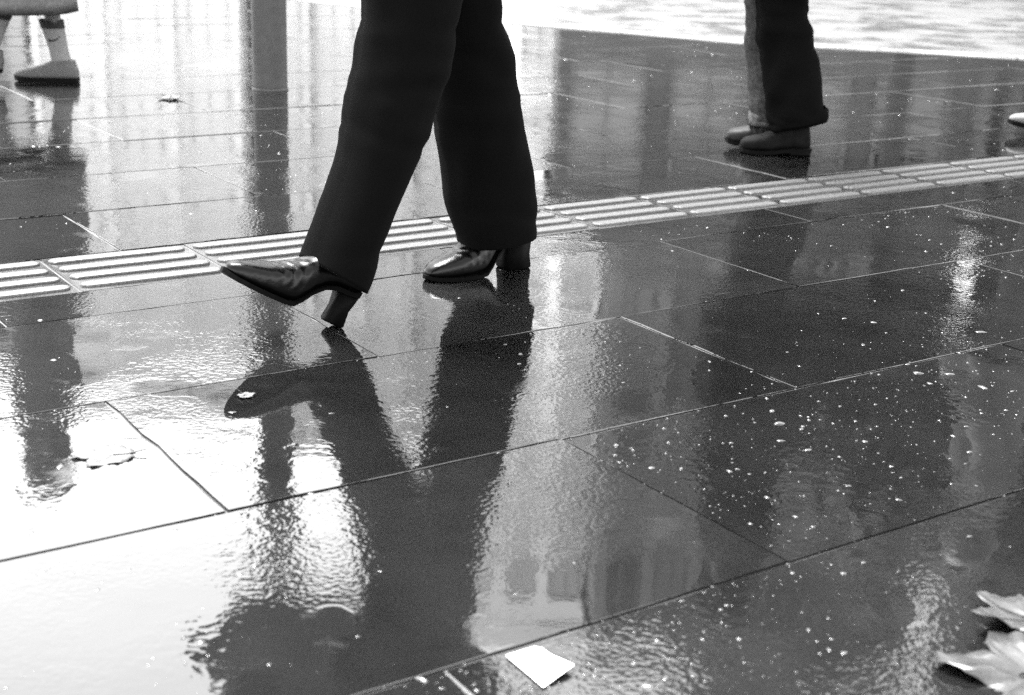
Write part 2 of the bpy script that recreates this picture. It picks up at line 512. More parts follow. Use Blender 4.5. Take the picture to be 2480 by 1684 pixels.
building('corner_building', -34, -14.6, 42, 14.0, 14, 'grey_wall', 7, 4, 1.5, 2.0, 1.0, 'grey concrete building mirrored at the left edge of the wet pavement')
building('terrace_building', -14.3, -8.2, 42, 14.2, 14, 'pale_wall', 3, 4, 1.0, 1.9, 1.2, 'pale rendered building mirrored left of the steel pole', pil=0.2)
building('terrace_building', -8.0, -1.75, 43, 15.8, 14, 'cream_wall', 4, 5, 1.0, 1.8, 1.2, 'cream stone building mirrored behind the striding black trousers', pil=0.25)
building('office_tower', -1.6, 2.48, 40, 21.3, 12, 'tower_wall', 3, 8, 0.8, 1.6, 2.0, 'tall pale tower mirrored as the bright band beside the black legs', cornice=0.1)
building('office_block', 2.52, 5.5, 36.5, 20.0, 14, 'mid_wall', 2, 6, 0.9, 2.2, 3.0, 'mid grey office block mirrored right of the bright tower band', pil=0.35)
building('brick_block', 5.6, 11.6, 36, 22.5, 14, 'dark_wall', 4, 7, 1.0, 2.0, 3.0, 'dark brick block mirrored in the right half of the pavement')
building('brick_block', 13.4, 26, 36, 22.5, 4, 'dark_wall', 7, 7, 1.0, 2.0, 3.0, 'dark brick block mirrored at the right edge of the pavement')
building('shop_row', 0.78, 20, 30, 5.6, 5, 'shop_wall', 9, 1, 1.4, 2.0, 2.6, 'low dark shop row mirrored in the far wet slabs at right')

def tree(x, y, h, rc, zc, label, seed, n=15000):
    rs = random.Random(seed)
    e = empty('street_tree', (x, y, -0.13)); tag(e, label, 'tree', 'street trees')
    bm = bmesh.new()
    chain(bm, [(0, 0, -.2), (0.05, 0, 1.5), (0.0, 0.08, 3.2), (0.1, 0, zc - .5)], [0.24, 0.19, 0.16, 0.11], 10)
    for i in range(7):
        a = i * 2.4 + rs.random(); zz = 2.8 + i * 0.45
        chain(bm, [(0, 0, zz), (math.cos(a) * rc * .4, math.sin(a) * rc * .4, zz + 1.1), (math.cos(a) * rc * .8, math.sin(a) * rc * .8, zz + 2.2)], [0.08, 0.05, 0.02], 6)
    obj('trunk', bm, MAT['bark'], e)
    clumps = []
    for i in range(34):
        while True:
            p = Vector((rs.uniform(-1, 1), rs.uniform(-1, 1), rs.uniform(-1, 1)))
            if p.length < 1: break
        clumps.append(Vector((p.x * rc, p.y * rc, zc + p.z * rc * 1.05)))
    vs_, fs = [], []
    for i in range(n):
        c = rs.choice(clumps); p = c + Vector((rs.gauss(0, .42), rs.gauss(0, .42), rs.gauss(0, .36)))
        a = Vector((rs.gauss(0, 1), rs.gauss(0, 1), rs.gauss(0, 1))).normalized(); b = a.orthogonal().normalized(); s = rs.uniform(.09, .19)
        k = len(vs_); vs_ += [p - a * s, p + b * s * .6, p + a * s, p - b * s * .6]; fs.append((k, k + 1, k + 2, k + 3))
    me = bpy.data.meshes.new('crown'); me.from_pydata(vs_, [], fs); me.materials.append(MAT['foliage'])
    o = bpy.data.objects.new('crown', me); link(o, e)
tree(8.7, 20, 10, 2.7, 8.0, 'dark leafy street tree mirrored at the right edge of the slabs', 1)
tree(5.8, 22, 10, 2.1, 6.8, 'dark leafy street tree mirrored right of centre in the slabs', 2)
tree(10.4, 29, 16, 3.3, 12.6, 'tall dark tree added behind the others to cover the sky gap mirrored at the right edge', 3)  # added tree: its crown blocks the bright sky streak above the nearer crown

# ------------------------------------------------------------------ steel pole with a sign plate above the frame
e = empty('sign_pole', (-0.962, 5.458, 0.0)); tag(e, 'grey steel sign pole standing on the wet pavement left of the striding legs', 'pole')
bm = bmesh.new()
rings = [ell((0, 0, z), (r_, 0, 0), (0, r_, 0), 40) for z, r_ in ((-0.01, .0665), (0.02, .0665), (0.9, .0665), (2.0, .0660), (3.3, .0655), (3.31, .058), (3.312, .02))]
loft(bm, rings); obj('pole', bm, MAT['pole'], e)
bm = bmesh.new()
loft(bm, [ell((0, 0, z), (r_, 0, 0), (0, r_, 0), 40) for z, r_ in ((-0.005, .0700), (0.006, .0700), (0.010, .0668))]); obj('base_collar', bm, MAT['pole'], e)
bm = bmesh.new()
loft(bm, [ell((0.14, y_, 2.60), (0.41 - q, 0, 0), (0, 0, 0.47 - q), 40, 5.0) for y_, q in ((-0.100, .004), (-0.098, 0), (-0.088, 0), (-0.086, .004))]); obj('sign_plate', bm, MAT['sign_back'], e, False)
for z in (2.4, 2.85):
    bm = bmesh.new(); loft(bm, [ell((0, 0, z + q), (.0705, 0, 0), (0, .0705, 0), 24) for q in (0, .04)]); box(bm, -.03, .03, -.088, -.05, z, z + .04); obj('clamp', bm, MAT['pole'], e)

# ------------------------------------------------------------------ people
VIEW_T = 0.62   # how obliquely the walkers' side plane is seen (for garment widths)
def folds(p, amp, seed):
    a = mnoise.noise(Vector((p.x * 16 + p.z * 7, p.y * 16, p.z * 3.5)) + Vector((seed * 5.7, seed, 0)))
    b = mnoise.noise(Vector((p.x * 6 - p.z * 6, p.y * 5, p.z * 17)) + Vector((seed, seed * 9.1, 4)))
    w = max(0.0, 1 - abs(p.z - .42) / .22) + max(0.0, 1 - abs(p.z - .12) / .12) * .7
    c = mnoise.noise(Vector((p.x * 5 + p.z * 22, p.y * 8, p.z * 30 - p.x * 16)) + Vector((seed * 2.2, 7, seed)))
    return amp * (a + abs(b) * w * 1.5 - .25 * w + max(0.0, c) * w * .55)

def wrinkle(p, amp, seed, stretch=(9, 9, 5)):
    q = Vector((p.x * stretch[0], p.y * stretch[1], p.z * stretch[2])) + Vector((seed * 7.1, seed * 3.3, seed))
    return (mnoise.noise(q) + 0.5 * mnoise.noise(q * 2.3)) * amp

def garment(rings, seed, amp=0.006, n=56, hem=True, sub=9, e=2.3, crease=0.0):
    """rings: (front x, front z, back x, back z, y centre, y half width) from hem upwards -> bmesh tube"""
    bm = bmesh.new(); out = []
    pts = []
    for i in range(len(rings) - 1):
        r0 = rings[max(i - 1, 0)]; r1 = rings[i]; r2 = rings[i + 1]; r3 = rings[min(i + 2, len(rings) - 1)]
        for j in range(sub):
            t = j / sub
            pts.append([0.5 * ((2 * b) + (-a + c) * t + (2 * a - 5 * b + 4 * c - d) * t * t + (-a + 3 * b - 3 * c + d) * t ** 3) for a, b, c, d in zip(r0, r1, r2, r3)])
    pts.append(list(rings[-1]))
    for idx, (fx, fz, bx, bz, yc, hw) in enumerate(pts):
        c = Vector(((fx + bx) / 2, yc, (fz + bz) / 2)); ax = Vector(((fx - bx) / 2, 0, (fz - bz) / 2)); ay = Vector((0, hw, 0))
        ring = []
        for i, p in enumerate(ell(c, ax, ay, n, e)):
            d = (p - c)
            k = 1 + folds(p, amp, seed) / max(d.length, 0.02)
            if crease and i in (0, n // 2): k *= 1 + crease
            ring.append(c + d * k)
        out.append(ring)
    if hem:   # turn the cloth up inside so that it has thickness
        c = sum(out[0], Vector()) / n
        inner = [c + (p - c) * 0.965 for p in out[0]]
        up = sum(out[min(9, len(out) - 1)], Vector()) / n - c
        out = [[p + up * 0.9 for p in [c + (q - c) * 0.93 for q in out[0]]], [p + up * 0.02 for p in inner]] + out
    loft(bm, out, cap0=not hem, cap1=True)
    return bm

def join(a, b):
    me = bpy.data.meshes.new('tmp'); b.to_mesh(me); b.free(); a.from_mesh(me); bpy.data.meshes.remove(me); return a

def corr(a, b, k=0.68):
    """narrow a measured half-length for the breadth b that also shows from an angle"""
    return math.sqrt(max(a * a - (b * k) ** 2, (0.55 * a) ** 2))

def measured(rings, k=0.62):
    out = []
    for fx, fz, bx, bz, yc, hw in rings:
        cx_, cz_ = (fx + bx) / 2, (fz + bz) / 2; dx, dz = (fx - bx) / 2, (fz - bz) / 2
        L = math.hypot(dx, dz); s = corr(L, hw, k) / L
        out.append((cx_ + dx * s, cz_ + dz * s, cx_ - dx * s, cz_ - dz * s, yc, hw))
    return out

def foot_matrix(x, y, z, yaw=0.0, pitch=0.0):
    return Matrix.Translation((x, y, z)) @ Matrix.Rotation(R(yaw), 4, 'Z') @ Matrix.Rotation(R(-pitch), 4, 'Y')

def shoe(name, parent, M, stations, shaft, mat, heel=None, sole_t=0.008, sole_mat='rubber', voxel=0.0035, label=None, extra=None):
    """stations: (x, z bottom, z top, half width) heel -> toe; shaft: (z, x centre, ax, ay)"""
    bm = bmesh.new()
    rings = []
    for x, zb, zt, hw in stations:
        n = 24; r = []
        for i in range(n):
            t = 2 * PI * i / n; ct, st = math.cos(t), math.sin(t)
            y = hw * math.copysign(abs(ct) ** (0.8 if st > 0 else 0.55), ct)
            z = (zb + zt) / 2 + (zt - zb) / 2 * math.copysign(abs(st) ** (0.9 if st > 0 else 0.45), st)
            r.append((x, y, z))
        rings.append(r)
    loft(bm, rings)
    if shaft:
        loft(bm, [ell((xc, 0, z), (ax, 0, 0), (0, ay, 0), 24, 2.2) for z, xc, ax, ay in shaft])
    if extra: extra(bm)
    me = remesh(bm, name, voxel, 4)
    nrm_ = [v_.normal.copy() for v_ in me.vertices]; cos_ = []
    for v_, n_ in zip(me.vertices, nrm_):
        c_ = v_.co.copy(); w_ = max(0.0, 1 - abs(c_.x - .115) / .045) * (1 if c_.z > .03 else 0)
        sh_ = max(0.0, 1 - abs(c_.z - .115) / .05) * (.8 if c_.x < .09 else 0)
        k_ = w_ * (.0011 * math.sin(c_.x * 330 + 9 * c_.y * 20) + .0012 * mnoise.noise(c_ * 90)) + sh_ * (.0012 * math.sin(c_.z * 260 + c_.y * 60) + .001 * mnoise.noise(c_ * 70))
        cos_ += list(c_ + n_ * k_)
    me.vertices.foreach_set('co', cos_); me.update()
    o = obj(name, me, MAT[mat], parent); o.matrix_local = M
    if label: o['label'] = label
    # sole
    bm = bmesh.new(); tops, bots = [], []
    rr = []
    for x, zb, zt, hw in stations:
        rr.append([(x, -hw * 1.05 - .0015, zb + 0.002), (x, hw * 1.05 + .0015, zb + 0.002), (x, hw * 1.03, zb - sole_t), (x, -hw * 1.03, zb - sole_t)])
    x, zb, zt, hw = stations[-1]
    rr.append([(x + .004, -hw * .5, zb + .002), (x + .004, hw * .5, zb + .002), (x + .004, hw * .5, zb - sole_t), (x + .004, -hw * .5, zb - sole_t)])
    loft(bm, rr)
    s = obj('sole', bm, MAT[sole_mat], o, False)
    if heel:
        hx0, hx1, hw, top, tw = heel
        bm = bmesh.new()
        loft(bm, [[(hx0 + tp, -w_, z), (hx1 - tp * .4, -w_, z), (hx1 - tp * .4, w_, z), (hx0 + tp, w_, z)] for z, w_, tp in ((0.0, hw, 0.0), (0.004, hw, 0.0), (top * .5, hw * 1.02, .000), (top + .012, tw, -.004))])
        bmesh.ops.bevel(bm, geom=[e_ for e_ in bm.edges if abs(e_.verts[0].co.z - e_.verts[1].co.z) > .003], offset=.006, segments=2, affect='EDGES')
        obj('heel', bm, MAT['heel'], o)
    return o

BOOT = [(-.034, .068, .090, .016), (-.028, .066, .12, .026), (-.005, .064, .13, .0295), (.022, .063, .13, .0295), (.042, .056, .124, .030), (.060, .040, .113, .031), (.074, .022, .097, .034), (.088, .009, .083, .037), (.105, .006, .072, .039), (.13, .006, .058, .0405), (.155, .006, .049, .0385), (.18, .007, .041, .032), (.198, .008, .034, .0235), (.209, .010, .027, .0155), (.214, .012, .021, .009)]
BOOT_SHAFT = [(.09, .008, .043, .030), (.12, .012, .045, .034), (.16, .010, .043, .036), (.20, .006, .044, .038)]
FLAT = [(-.005, .016, .05, .022), (.005, .014, .078, .031), (.03, .013, .092, .034), (.065, .013, .092, .034), (.095, .013, .080, .037), (.125, .013, .066, .042), (.16, .013, .055, .046), (.19, .014, .048, .044), (.215, .016, .043, .036), (.232, .018, .036, .024), (.238, .021, .030, .012)]

def head(bm, c, s=1.0):
    """c: chin-level neck top; faces +x"""
    prof = [(0.0, .055, -.03, .030), (.02, .078, -.055, .050), (.05, .085, -.075, .062), (.085, .088, -.092, .070), (.12, .088, -.100, .075), (.155, .085, -.100, .076), (.185, .070, -.088, .068), (.208, .042, -.06, .048), (.222, .010, -.03, .02)]
    c = Vector(c)
    loft(bm, [ell(c + Vector(((f + b) / 2 * s, 0, z * s)), ((f - b) / 2 * s, 0, 0), (0, w * s, 0), 24, 2.2) for z, f, b, w in prof])
    chain(bm, [c + Vector((.086, 0, .122)) * s, c + Vector((.100, 0, .095)) * s, c + Vector((.110, 0, .078)) * s], [.008 * s, .010 * s, .013 * s], 8)   # nose
    for q in (-1, 1):
        chain(bm, [c + Vector((-.005, .075 * q, .115)) * s, c + Vector((-.012, .080 * q, .095)) * s, c + Vector((-.002, .076 * q, .07)) * s], [.012 * s, .012 * s, .008 * s], 8)  # ears
        chain(bm, [c + Vector((.083, .012 * q, .132)) * s, c + Vector((.080, .045 * q, .134)) * s], [.009 * s, .008 * s], 8)  # brow
    chain(bm, [c + Vector((.080, -.022, .045)) * s, c + Vector((.092, 0, .047)) * s, c + Vector((.080, .022, .045)) * s], [.005 * s, .008 * s, .005 * s], 8)  # lips

def hand(bm, w, d, side):
    """relaxed hand at wrist w pointing along d (mostly down); side +1 = left"""
    w, d = Vector(w), Vector(d).normalized()
    x = Vector((1, 0, 0)); x = (x - d * x.dot(d)).normalized(); n = d.cross(x) * side
    loft(bm, [ell(w + d * t, x * a, n * b, 14, 2.4) for t, a, b in ((-.02, .024, .019), (.02, .030, .016), (.05, .040, .015), (.085, .042, .014), (.095, .036, .011))])
    for i, L in enumerate((.072, .080, .074, .058)):
        b0 = w + d * .085 + x * (.031 - .0205 * i)
        chain(bm, [b0, b0 + d * L * .45 - n * .006, b0 + d * L * .78 - n * .018, b0 + d * L * .95 - n * .034], [.0095, .009, .0085, .0075], 8)
    t0 = w + d * .025 + x * .026
    chain(bm, [t0, t0 + d * .03 + x * .022 - n * .008, t0 + d * .058 + x * .028 - n * .016], [.013, .011, .009], 8)

def figure(name, loc, rz, label, feet, hip, s, coat_mat, coat_hem, hair_long=True, lean=0.0, arm=(0.25, -0.2), trouser_rings=None, trouser_mat=None, body_legs=None, coat_w=1.0, tr_amp=.006, leg_k=1.0):
    """feet: [(ankle x, y, z) right, left]; hip: (x, z) in the walker's frame; s: body scale"""
    e = empty(name, (loc[0], loc[1], 0.0), rz); tag(e, label, 'person')
    hx, hz = hip; yc = (feet[0][1] + feet[1][1]) / 2
    sh = hz + 0.52 * s; lx = hx + lean
    bm = bmesh.new()
    loft(bm, [ell((hx + (lx - hx) * t, yc, hz + dz * s), (a * s, 0, 0), (0, b * s, 0), 24, 2.3) for dz, a, b, t in
              ((-.10, .085, .12, 0), (0, .11, .165, 0), (.10, .105, .155, .2), (.20, .088, .125, .4), (.32, .10, .145, .6), (.42, .105, .165, .8), (.49, .085, .165, .9), (.53, .06, .10, 1), (.56, .05, .055, 1))])
    for i, q in ((0, -1), (1, 1)):
        f = feet[i]; hj = Vector((hx, yc + q * .085 * s, hz - .03)); an = Vector(f)
        kn = body_legs[i] if body_legs else (hj + an) / 2 + Vector((.03, 0, 0))
        kn = Vector(kn)
        chain(bm, [hj, hj.lerp(kn, .5), kn, kn.lerp(an, .35) - Vector((.012, 0, 0)), kn.lerp(an, .8), an], [q_ * s * leg_k for q_ in (.078, .064, .05, .05, .035, .034)], 14)
        # arm
        sw = arm[i]
        so = Vector((lx, yc + q * .185 * s, sh - .03)); el = so + Vector((sw * .27, q * .05, -.27)) * s; wr = el + Vector((sw * .25 + .07, q * .01, -.235)) * s
        chain(bm, [so, so.lerp(el, .5), el, el.lerp(wr, .4), wr], [.05 * s, .043 * s, .036 * s, .035 * s, .025 * s], 12)
        hand(bm, wr, wr - el, q)
    chain(bm, [(lx, yc, sh - .02), (lx + .012, yc, sh + .05), (lx + .02, yc, sh + .11)], [.055 * s, .052 * s, .052 * s], 12)
    hc = Vector((lx + .035, yc, sh + .085 * s)); head(bm, hc, s)
    obj('body', remesh(bm, 'body', 0.0052, 2), MAT['skin'], e)
    bm = bmesh.new()
    for q in (-1, 1): chain(bm, [hc + Vector((.080, .032 * q, .112)) * s, hc + Vector((.082, .033 * q, .112)) * s], [.011 * s, .011 * s], 8)
    obj('eyes', bm, MAT['eye'], e)
    # hair
    bm = bmesh.new()
    hp = [(.232, .02, -.045, .03), (.222, .05, -.075, .055), (.2, .078, -.098, .074), (.165, .086, -.112, .084), (.14, .07, -.114, .086), (.11, .0, -.114, .087), (.07, -.02, -.110, .085)]
    if hair_long: hp += [(.03, -.035, -.105, .083), (-.02, -.045, -.10, .08), (-.07, -.055, -.098, .065)]
    else: hp += [(.03, -.045, -.09, .062)]
    loft(bm, [ell(hc + Vector(((f + b) / 2, 0, z)) * s, ((f - b) / 2 * s, 0, 0), (0, w * s, 0), 24, 2.2) for z, f, b, w in hp])
    for v_ in bm.verts: v_.co += (v_.co - hc).normalized() * wrinkle(v_.co, .004, 3, (40, 40, 8))
    obj('hair', bm, MAT['hair'], e)
    if trouser_rings:
        for r_ in trouser_rings:
            pass
        tb = None
        for k, r_ in enumerate(trouser_rings):
            g = garment(r_, k + 1, amp=tr_amp, crease=.02)
            tb = g if tb is None else join(tb, g)
        if not isinstance(trouser_mat, (list, tuple)):
            obj('trousers', tb, MAT[trouser_mat], e)
    # coat
    cr = []
    top = [(.50, .098, .165), (.42, .125, .195), (.32, .122, .180), (.20, .112, .160), (.10, .13, .180), (.0, .145, .195)]
    zs = []
    for dz, a, b in reversed(top):
        z = hz + dz * s
        if z > coat_hem + .02: cr.append((hx + (lx - hx) * max(0, dz) / .5 + a * s * coat_w, z, hx + (lx - hx) * max(0, dz) / .5 - a * s * coat_w, z, yc, b * s * coat_w))
    if coat_hem < hz - .03:
        z = coat_hem; w_ = .145 * s * coat_w + (hz - z) * .10
        cr.insert(0, (hx + w_, z, hx - w_, z, yc, .20 * s * coat_w + (hz - z) * .06))
    cr.append((lx + .062 * s, sh + .03, lx - .075 * s, sh + .045, yc, .075 * s))
    cb = garment(cr, 11, amp=.010, n=48)
    for i, q in ((0, -1), (1, 1)):
        sw = arm[i]
        so = Vector((lx, yc + q * .172 * s, sh - .035)); el = so + Vector((sw * .27, q * .06, -.27)) * s; wr = el + Vector((sw * .25 + .07, q * .01, -.215)) * s
        chain(cb, [so, so.lerp(el, .5), el, el.lerp(wr, .5), wr], [.072 * s, .064 * s, .058 * s, .052 * s, .046 * s], 16)
    obj('coat', cb, MAT[coat_mat], e)
    return e

# --- the striding walker in black
WX, WY = -0.007, 2.806
W_ROT = R(214.4)
st = measured([(.137, .056, -.060, .078, 0, .080), (.158, .123, -.054, .128, 0, .084), (.188, .263, -.027, .255, 0, .088), (.214, .408, .013, .408, .0, .086), (.240, .526, .050, .526, .01, .088),
      (.300, .70, .085, .70, .02, .095), (.385, .84, .135, .85, .04, .10), (.40, .93, .15, .93, .06, .10)], .72)
fo = [(.527 + a, b, .527 + c, d, y, w) for a, b, c, d, y, w in
      ((.046, .134, -.082, .048, .2056, .080), (.016, .213, -.115, .146, .2056, .082), (-.022, .307, -.167, .251, .205, .085), (-.040, .385, -.206, .334, .200, .086), (-.058, .45, -.235, .41, .195, .087), (-.078, .54, -.270, .53, .19, .09),
       (-.085, .66, -.30, .66, .18, .095), (-.12, .80, -.37, .80, .165, .10), (-.13, .93, -.38, .93, .15, .10))]
fo = measured(fo, .64)
woman = figure('person', (WX, WY), W_ROT, 'person in wide black trousers and heeled black boots striding across the pavement', [(.02, 0, .10), (.497, .2056, .12)], (.275, .90), 1.0,
               'black_coat', .80, True, .02, (.35, -.35), [st, fo], 'black_cloth', body_legs=[(.125, .02, .45), (.385, .19, .46)], tr_amp=.0095, leg_k=.6)
shoe('boot', woman, foot_matrix(0, 0, 0, 4.6), BOOT, [(z, x + .27 * (z - .1), a, b) for z, x, a, b in BOOT_SHAFT], 'leather', (-.031, .021, .025, .060, .028), .006, label='boot planted flat on its block heel')
shoe('boot', woman, foot_matrix(.527, .2056, .012, 0, 29), BOOT, [(z, x + .20 * (z - .1), a, b) for z, x, a, b in BOOT_SHAFT], 'leather', (-.030, .002, .016, .060, .026), .006, label='boot swung forward with its toe raised')

# --- walker in jeans further back
MX, MY = 0.886, 4.330
M_ROT = math.atan2(.05, -1)
far = [(.168, .080, .055, .085, -.10, .055), (.174, .133, .05, .13, -.10, .062), (.188, .266, .05, .266, -.10, .064), (.214, .447, .06, .447, -.10, .068), (.20, .65, .04, .65, -.10, .075), (.20, .86, .0, .86, -.09, .09)]
near = [(.115, .078, -.049, .118, .0, .068), (.128, .14, -.041, .142, .0, .072), (.15, .208, -.027, .208, .0, .075), (.17, .338, .005, .338, .0, .075), (.19, .453, .045, .453, .0, .078), (.20, .65, .04, .65, .0, .085), (.20, .86, .0, .86, .0, .095)]
man = figure('person', (MX, MY), M_ROT, 'person in dark jeans and ankle shoes walking beyond the tactile strip', [(.11, -.10, .1), (.05, 0, .1)], (.10, .88), 1.0, 'black_coat', .52, False, .02, (-.1, .15), None, None, leg_k=.6)
obj('trouser_leg', garment(far, 4, .011, crease=.02), MAT['denim_pale'], man)['label'] = 'faded pale denim leg'
obj('trouser_leg', garment(near, 6, .015, crease=.0), MAT['denim_dark'], man)['label'] = 'dark denim leg'
for nm, rg, hw_ in (('cuff', far, .058), ('cuff', near, .070)):
    f0 = rg[0]; bm = bmesh.new()
    cc = Vector(((f0[0] + f0[2]) / 2, f0[4], (f0[1] + f0[3]) / 2)); axv = Vector(((f0[0] - f0[2]) / 2, 0, (f0[1] - f0[3]) / 2))
    rgs = []
    for dz, kk in ((-.006, .98), (-.008, 1.03), (.004, 1.07), (.030, 1.06), (.036, 1.0)):
        r_ = ell(cc + Vector((0, 0, dz)), axv * kk, (0, f0[5] * kk, 0), 40, 2.3)
        rgs.append([p + (p - cc).normalized() * folds(p * 1.6, .010, 3) for p in r_])
    loft(bm, rgs, False, False)
    obj(nm, bm, MAT['denim_cuff' if rg is far else 'denim_dark'], man)
ANK = [(-.008, .022, .060, .022), (.0, .021, .100, .031), (.022, .021, .125, .034), (.055, .021, .128, .034), (.085, .019, .108, .037), (.112, .015, .082, .041), (.145, .013, .066, .044), (.172, .013, .060, .044), (.196, .014, .055, .038), (.212, .017, .047, .028), (.219, .021, .038, .016)]
ANK = [(x * .93, a, b * .95, w) for x, a, b, w in ANK]
ASH = [(.10, .05, .042, .034), (.16, .045, .044, .038)]
shoe('shoe', man, foot_matrix(.0, 0, 0, 0), ANK, ASH, 'shoe_brown', (-.008, .058, .033, .012, .034), .010)
shoe('shoe', man, foot_matrix(.035, -.10, .004, -4, 1), ANK, ASH, 'shoe_tan', (-.008, .058, .033, .012, .034), .010)

# --- walker at the left edge with pale socks and grey sneakers
LX, LY = -1.714, 5.49
L_ROT = PI
left = figure('person', (LX, LY), L_ROT, 'person in grey sneakers and pale crew socks at the left edge', [(.06, 0, .09), (.30, .17, .13)], (.17, .86), .97, 'grey_coat', .27, True, .0, (.25, -.2), None, None, leg_k=.74, body_legs=[(.11, .03, .46), (.29, .16, .46)])
SN_SH = [(.06, .045, .045, .034), (.085, .045, .043, .033)]
for (fx, fy, fz, yaw_, pit, kx, ang) in ((.0, 0, 0, 0, 0, .06, .20), (.235, .17, .045, 4, 14, .0, -.12)):
    M_ = foot_matrix(fx, fy, fz, yaw_, pit)
    shoe('sneaker', left, M_, FLAT, SN_SH, 'shoe_grey', None, .014, 'rubber')
    bm = bmesh.new()
    loft(bm, [ell((.055 + ang * (z - .08), 0, z), (a, 0, 0), (0, b, 0), 24) for z, a, b in ((.05, .040, .03), (.085, .038, .031), (.12, .036, .032), (.17, .040, .036), (.205, .043, .039))], True, False)
    s_ = obj('sock', bm, MAT['sock'], left); s_.matrix_local = M_
    bm = bmesh.new()
    loft(bm, [ell((.055 + ang * (z - .08), 0, z), (a, 0, 0), (0, b, 0), 24) for z, a, b in ((.203, .0445, .0405), (.206, .0455, .041), (.234, .047, .0425), (.236, .044, .040))], True, True)
    obj('sock_band', bm, MAT['sock_band'], s_)
    bm = bmesh.new()   # small woven swoosh on the sock side facing the camera
    prev = None
    for i in range(9):
        t = i / 8; xx = .055 + ang * .08 + .022 - .05 * t; zc = .158 + .012 * (t - .35) ** 2 * 4; hh = .0045 * (1 - t) ** .6 * min(1, t * 6 + .3)
        yy = math.sqrt(max(0.0, 1 - ((xx - .055 - ang * .08) / .0425) ** 2)) * .0375 + .0012
        cur = (bm.verts.new((xx, yy, zc + hh)), bm.verts.new((xx, yy, zc - hh)))
        if prev: bm.faces.new((prev[0], cur[0], cur[1], prev[1]))
        prev = cur
    obj('sock_mark', bm, MAT['sock_band'], s_)

# --- walker entering at the right edge: only the tip of a pale shoe shows
QX, QY = 1.945, 4.93
Q_ROT = math.atan2(.12, -1)
rt_t = lambda dx, y: [(.10 + dx, .07, -.02 + dx, .07, y, .06), (.14 + dx * .8, .3, .0 + dx * .8, .3, y, .068), (.18 + dx * .4, .5, .04 + dx * .4, .5, y, .075), (.24, .86, .04, .86, y * .6, .095)]
right = figure('person', (QX, QY), Q_ROT, 'person with a pale pointed shoe stepping in at the right edge', [(.05, 0, .1), (-.30, -.18, .1)], (.14, .87), 1.0, 'grey_coat', .80, True, .0, (-.2, .2), [rt_t(0, 0), rt_t(-.33, -.18)], 'grey_trousers', leg_k=.6, body_legs=[(.10, 0, .47), (-.02, -.12, .47)])
shoe('shoe', right, foot_matrix(0, 0, .01, 0, 4), FLAT, ASH, 'white_shoe', None, .012)
shoe('shoe', right, foot_matrix(-.34, -.18, .03, 0, -12), FLAT, ASH, 'white_shoe', None, .012)

# ------------------------------------------------------------------ litter: card, leaves, twig bits
e = empty('paper_card', (0.040, 1.222, 0.0)); tag(e, 'small white paper card lying bent on the wet slab at the bottom', 'paper')
out = [(.004, 1.239, .0015), (.033, 1.257, .002), (.040, 1.253, .003), (.048, 1.239, .004), (.060, 1.228, .005), (.0705, 1.2165, .0065), (.0405, 1.182, .0015)]
out = [Vector((x - .040, y - 1.222, z)) for x, y, z in out]
bm = bmesh.new()
c = Vector((0, 0, .0035)); rings = []
for k in (1.0, .66, .33):
    rings.append([c + (p - c) * k + Vector((0, 0, .0012 * (1 - k))) for p in out])
vr = loft(bm, rings, False, True)
lowr = [bm.verts.new(v_.co - Vector((0, 0, .0007))) for v_ in vr[0]]
for i in range(len(out)): bm.faces.new((vr[0][i], lowr[i], lowr[(i + 1) % len(out)], vr[0][(i + 1) % len(out)]))
bm.faces.new(lowr[::-1])
obj('sheet', bm, MAT['paper'], e, False)
bm = bmesh.new()
pr = random.Random(9)
dx, dy = Vector((.036, -.022, 0)).normalized(), Vector((.022, .036, 0)).normalized()
for i in range(9):
    p = Vector((-.012, -.002, .0062)) + dx * (i * .0045) + dy * pr.uniform(-.0006, .0006)
    v_ = [bm.verts.new(p + q) for q in (dx * .0, dx * pr.uniform(.0015, .003), dx * .002 + dy * .0007, dy * .0007)]
    bm.faces.new(v_)
obj('print_line', bm, MAT['print'], e, False)

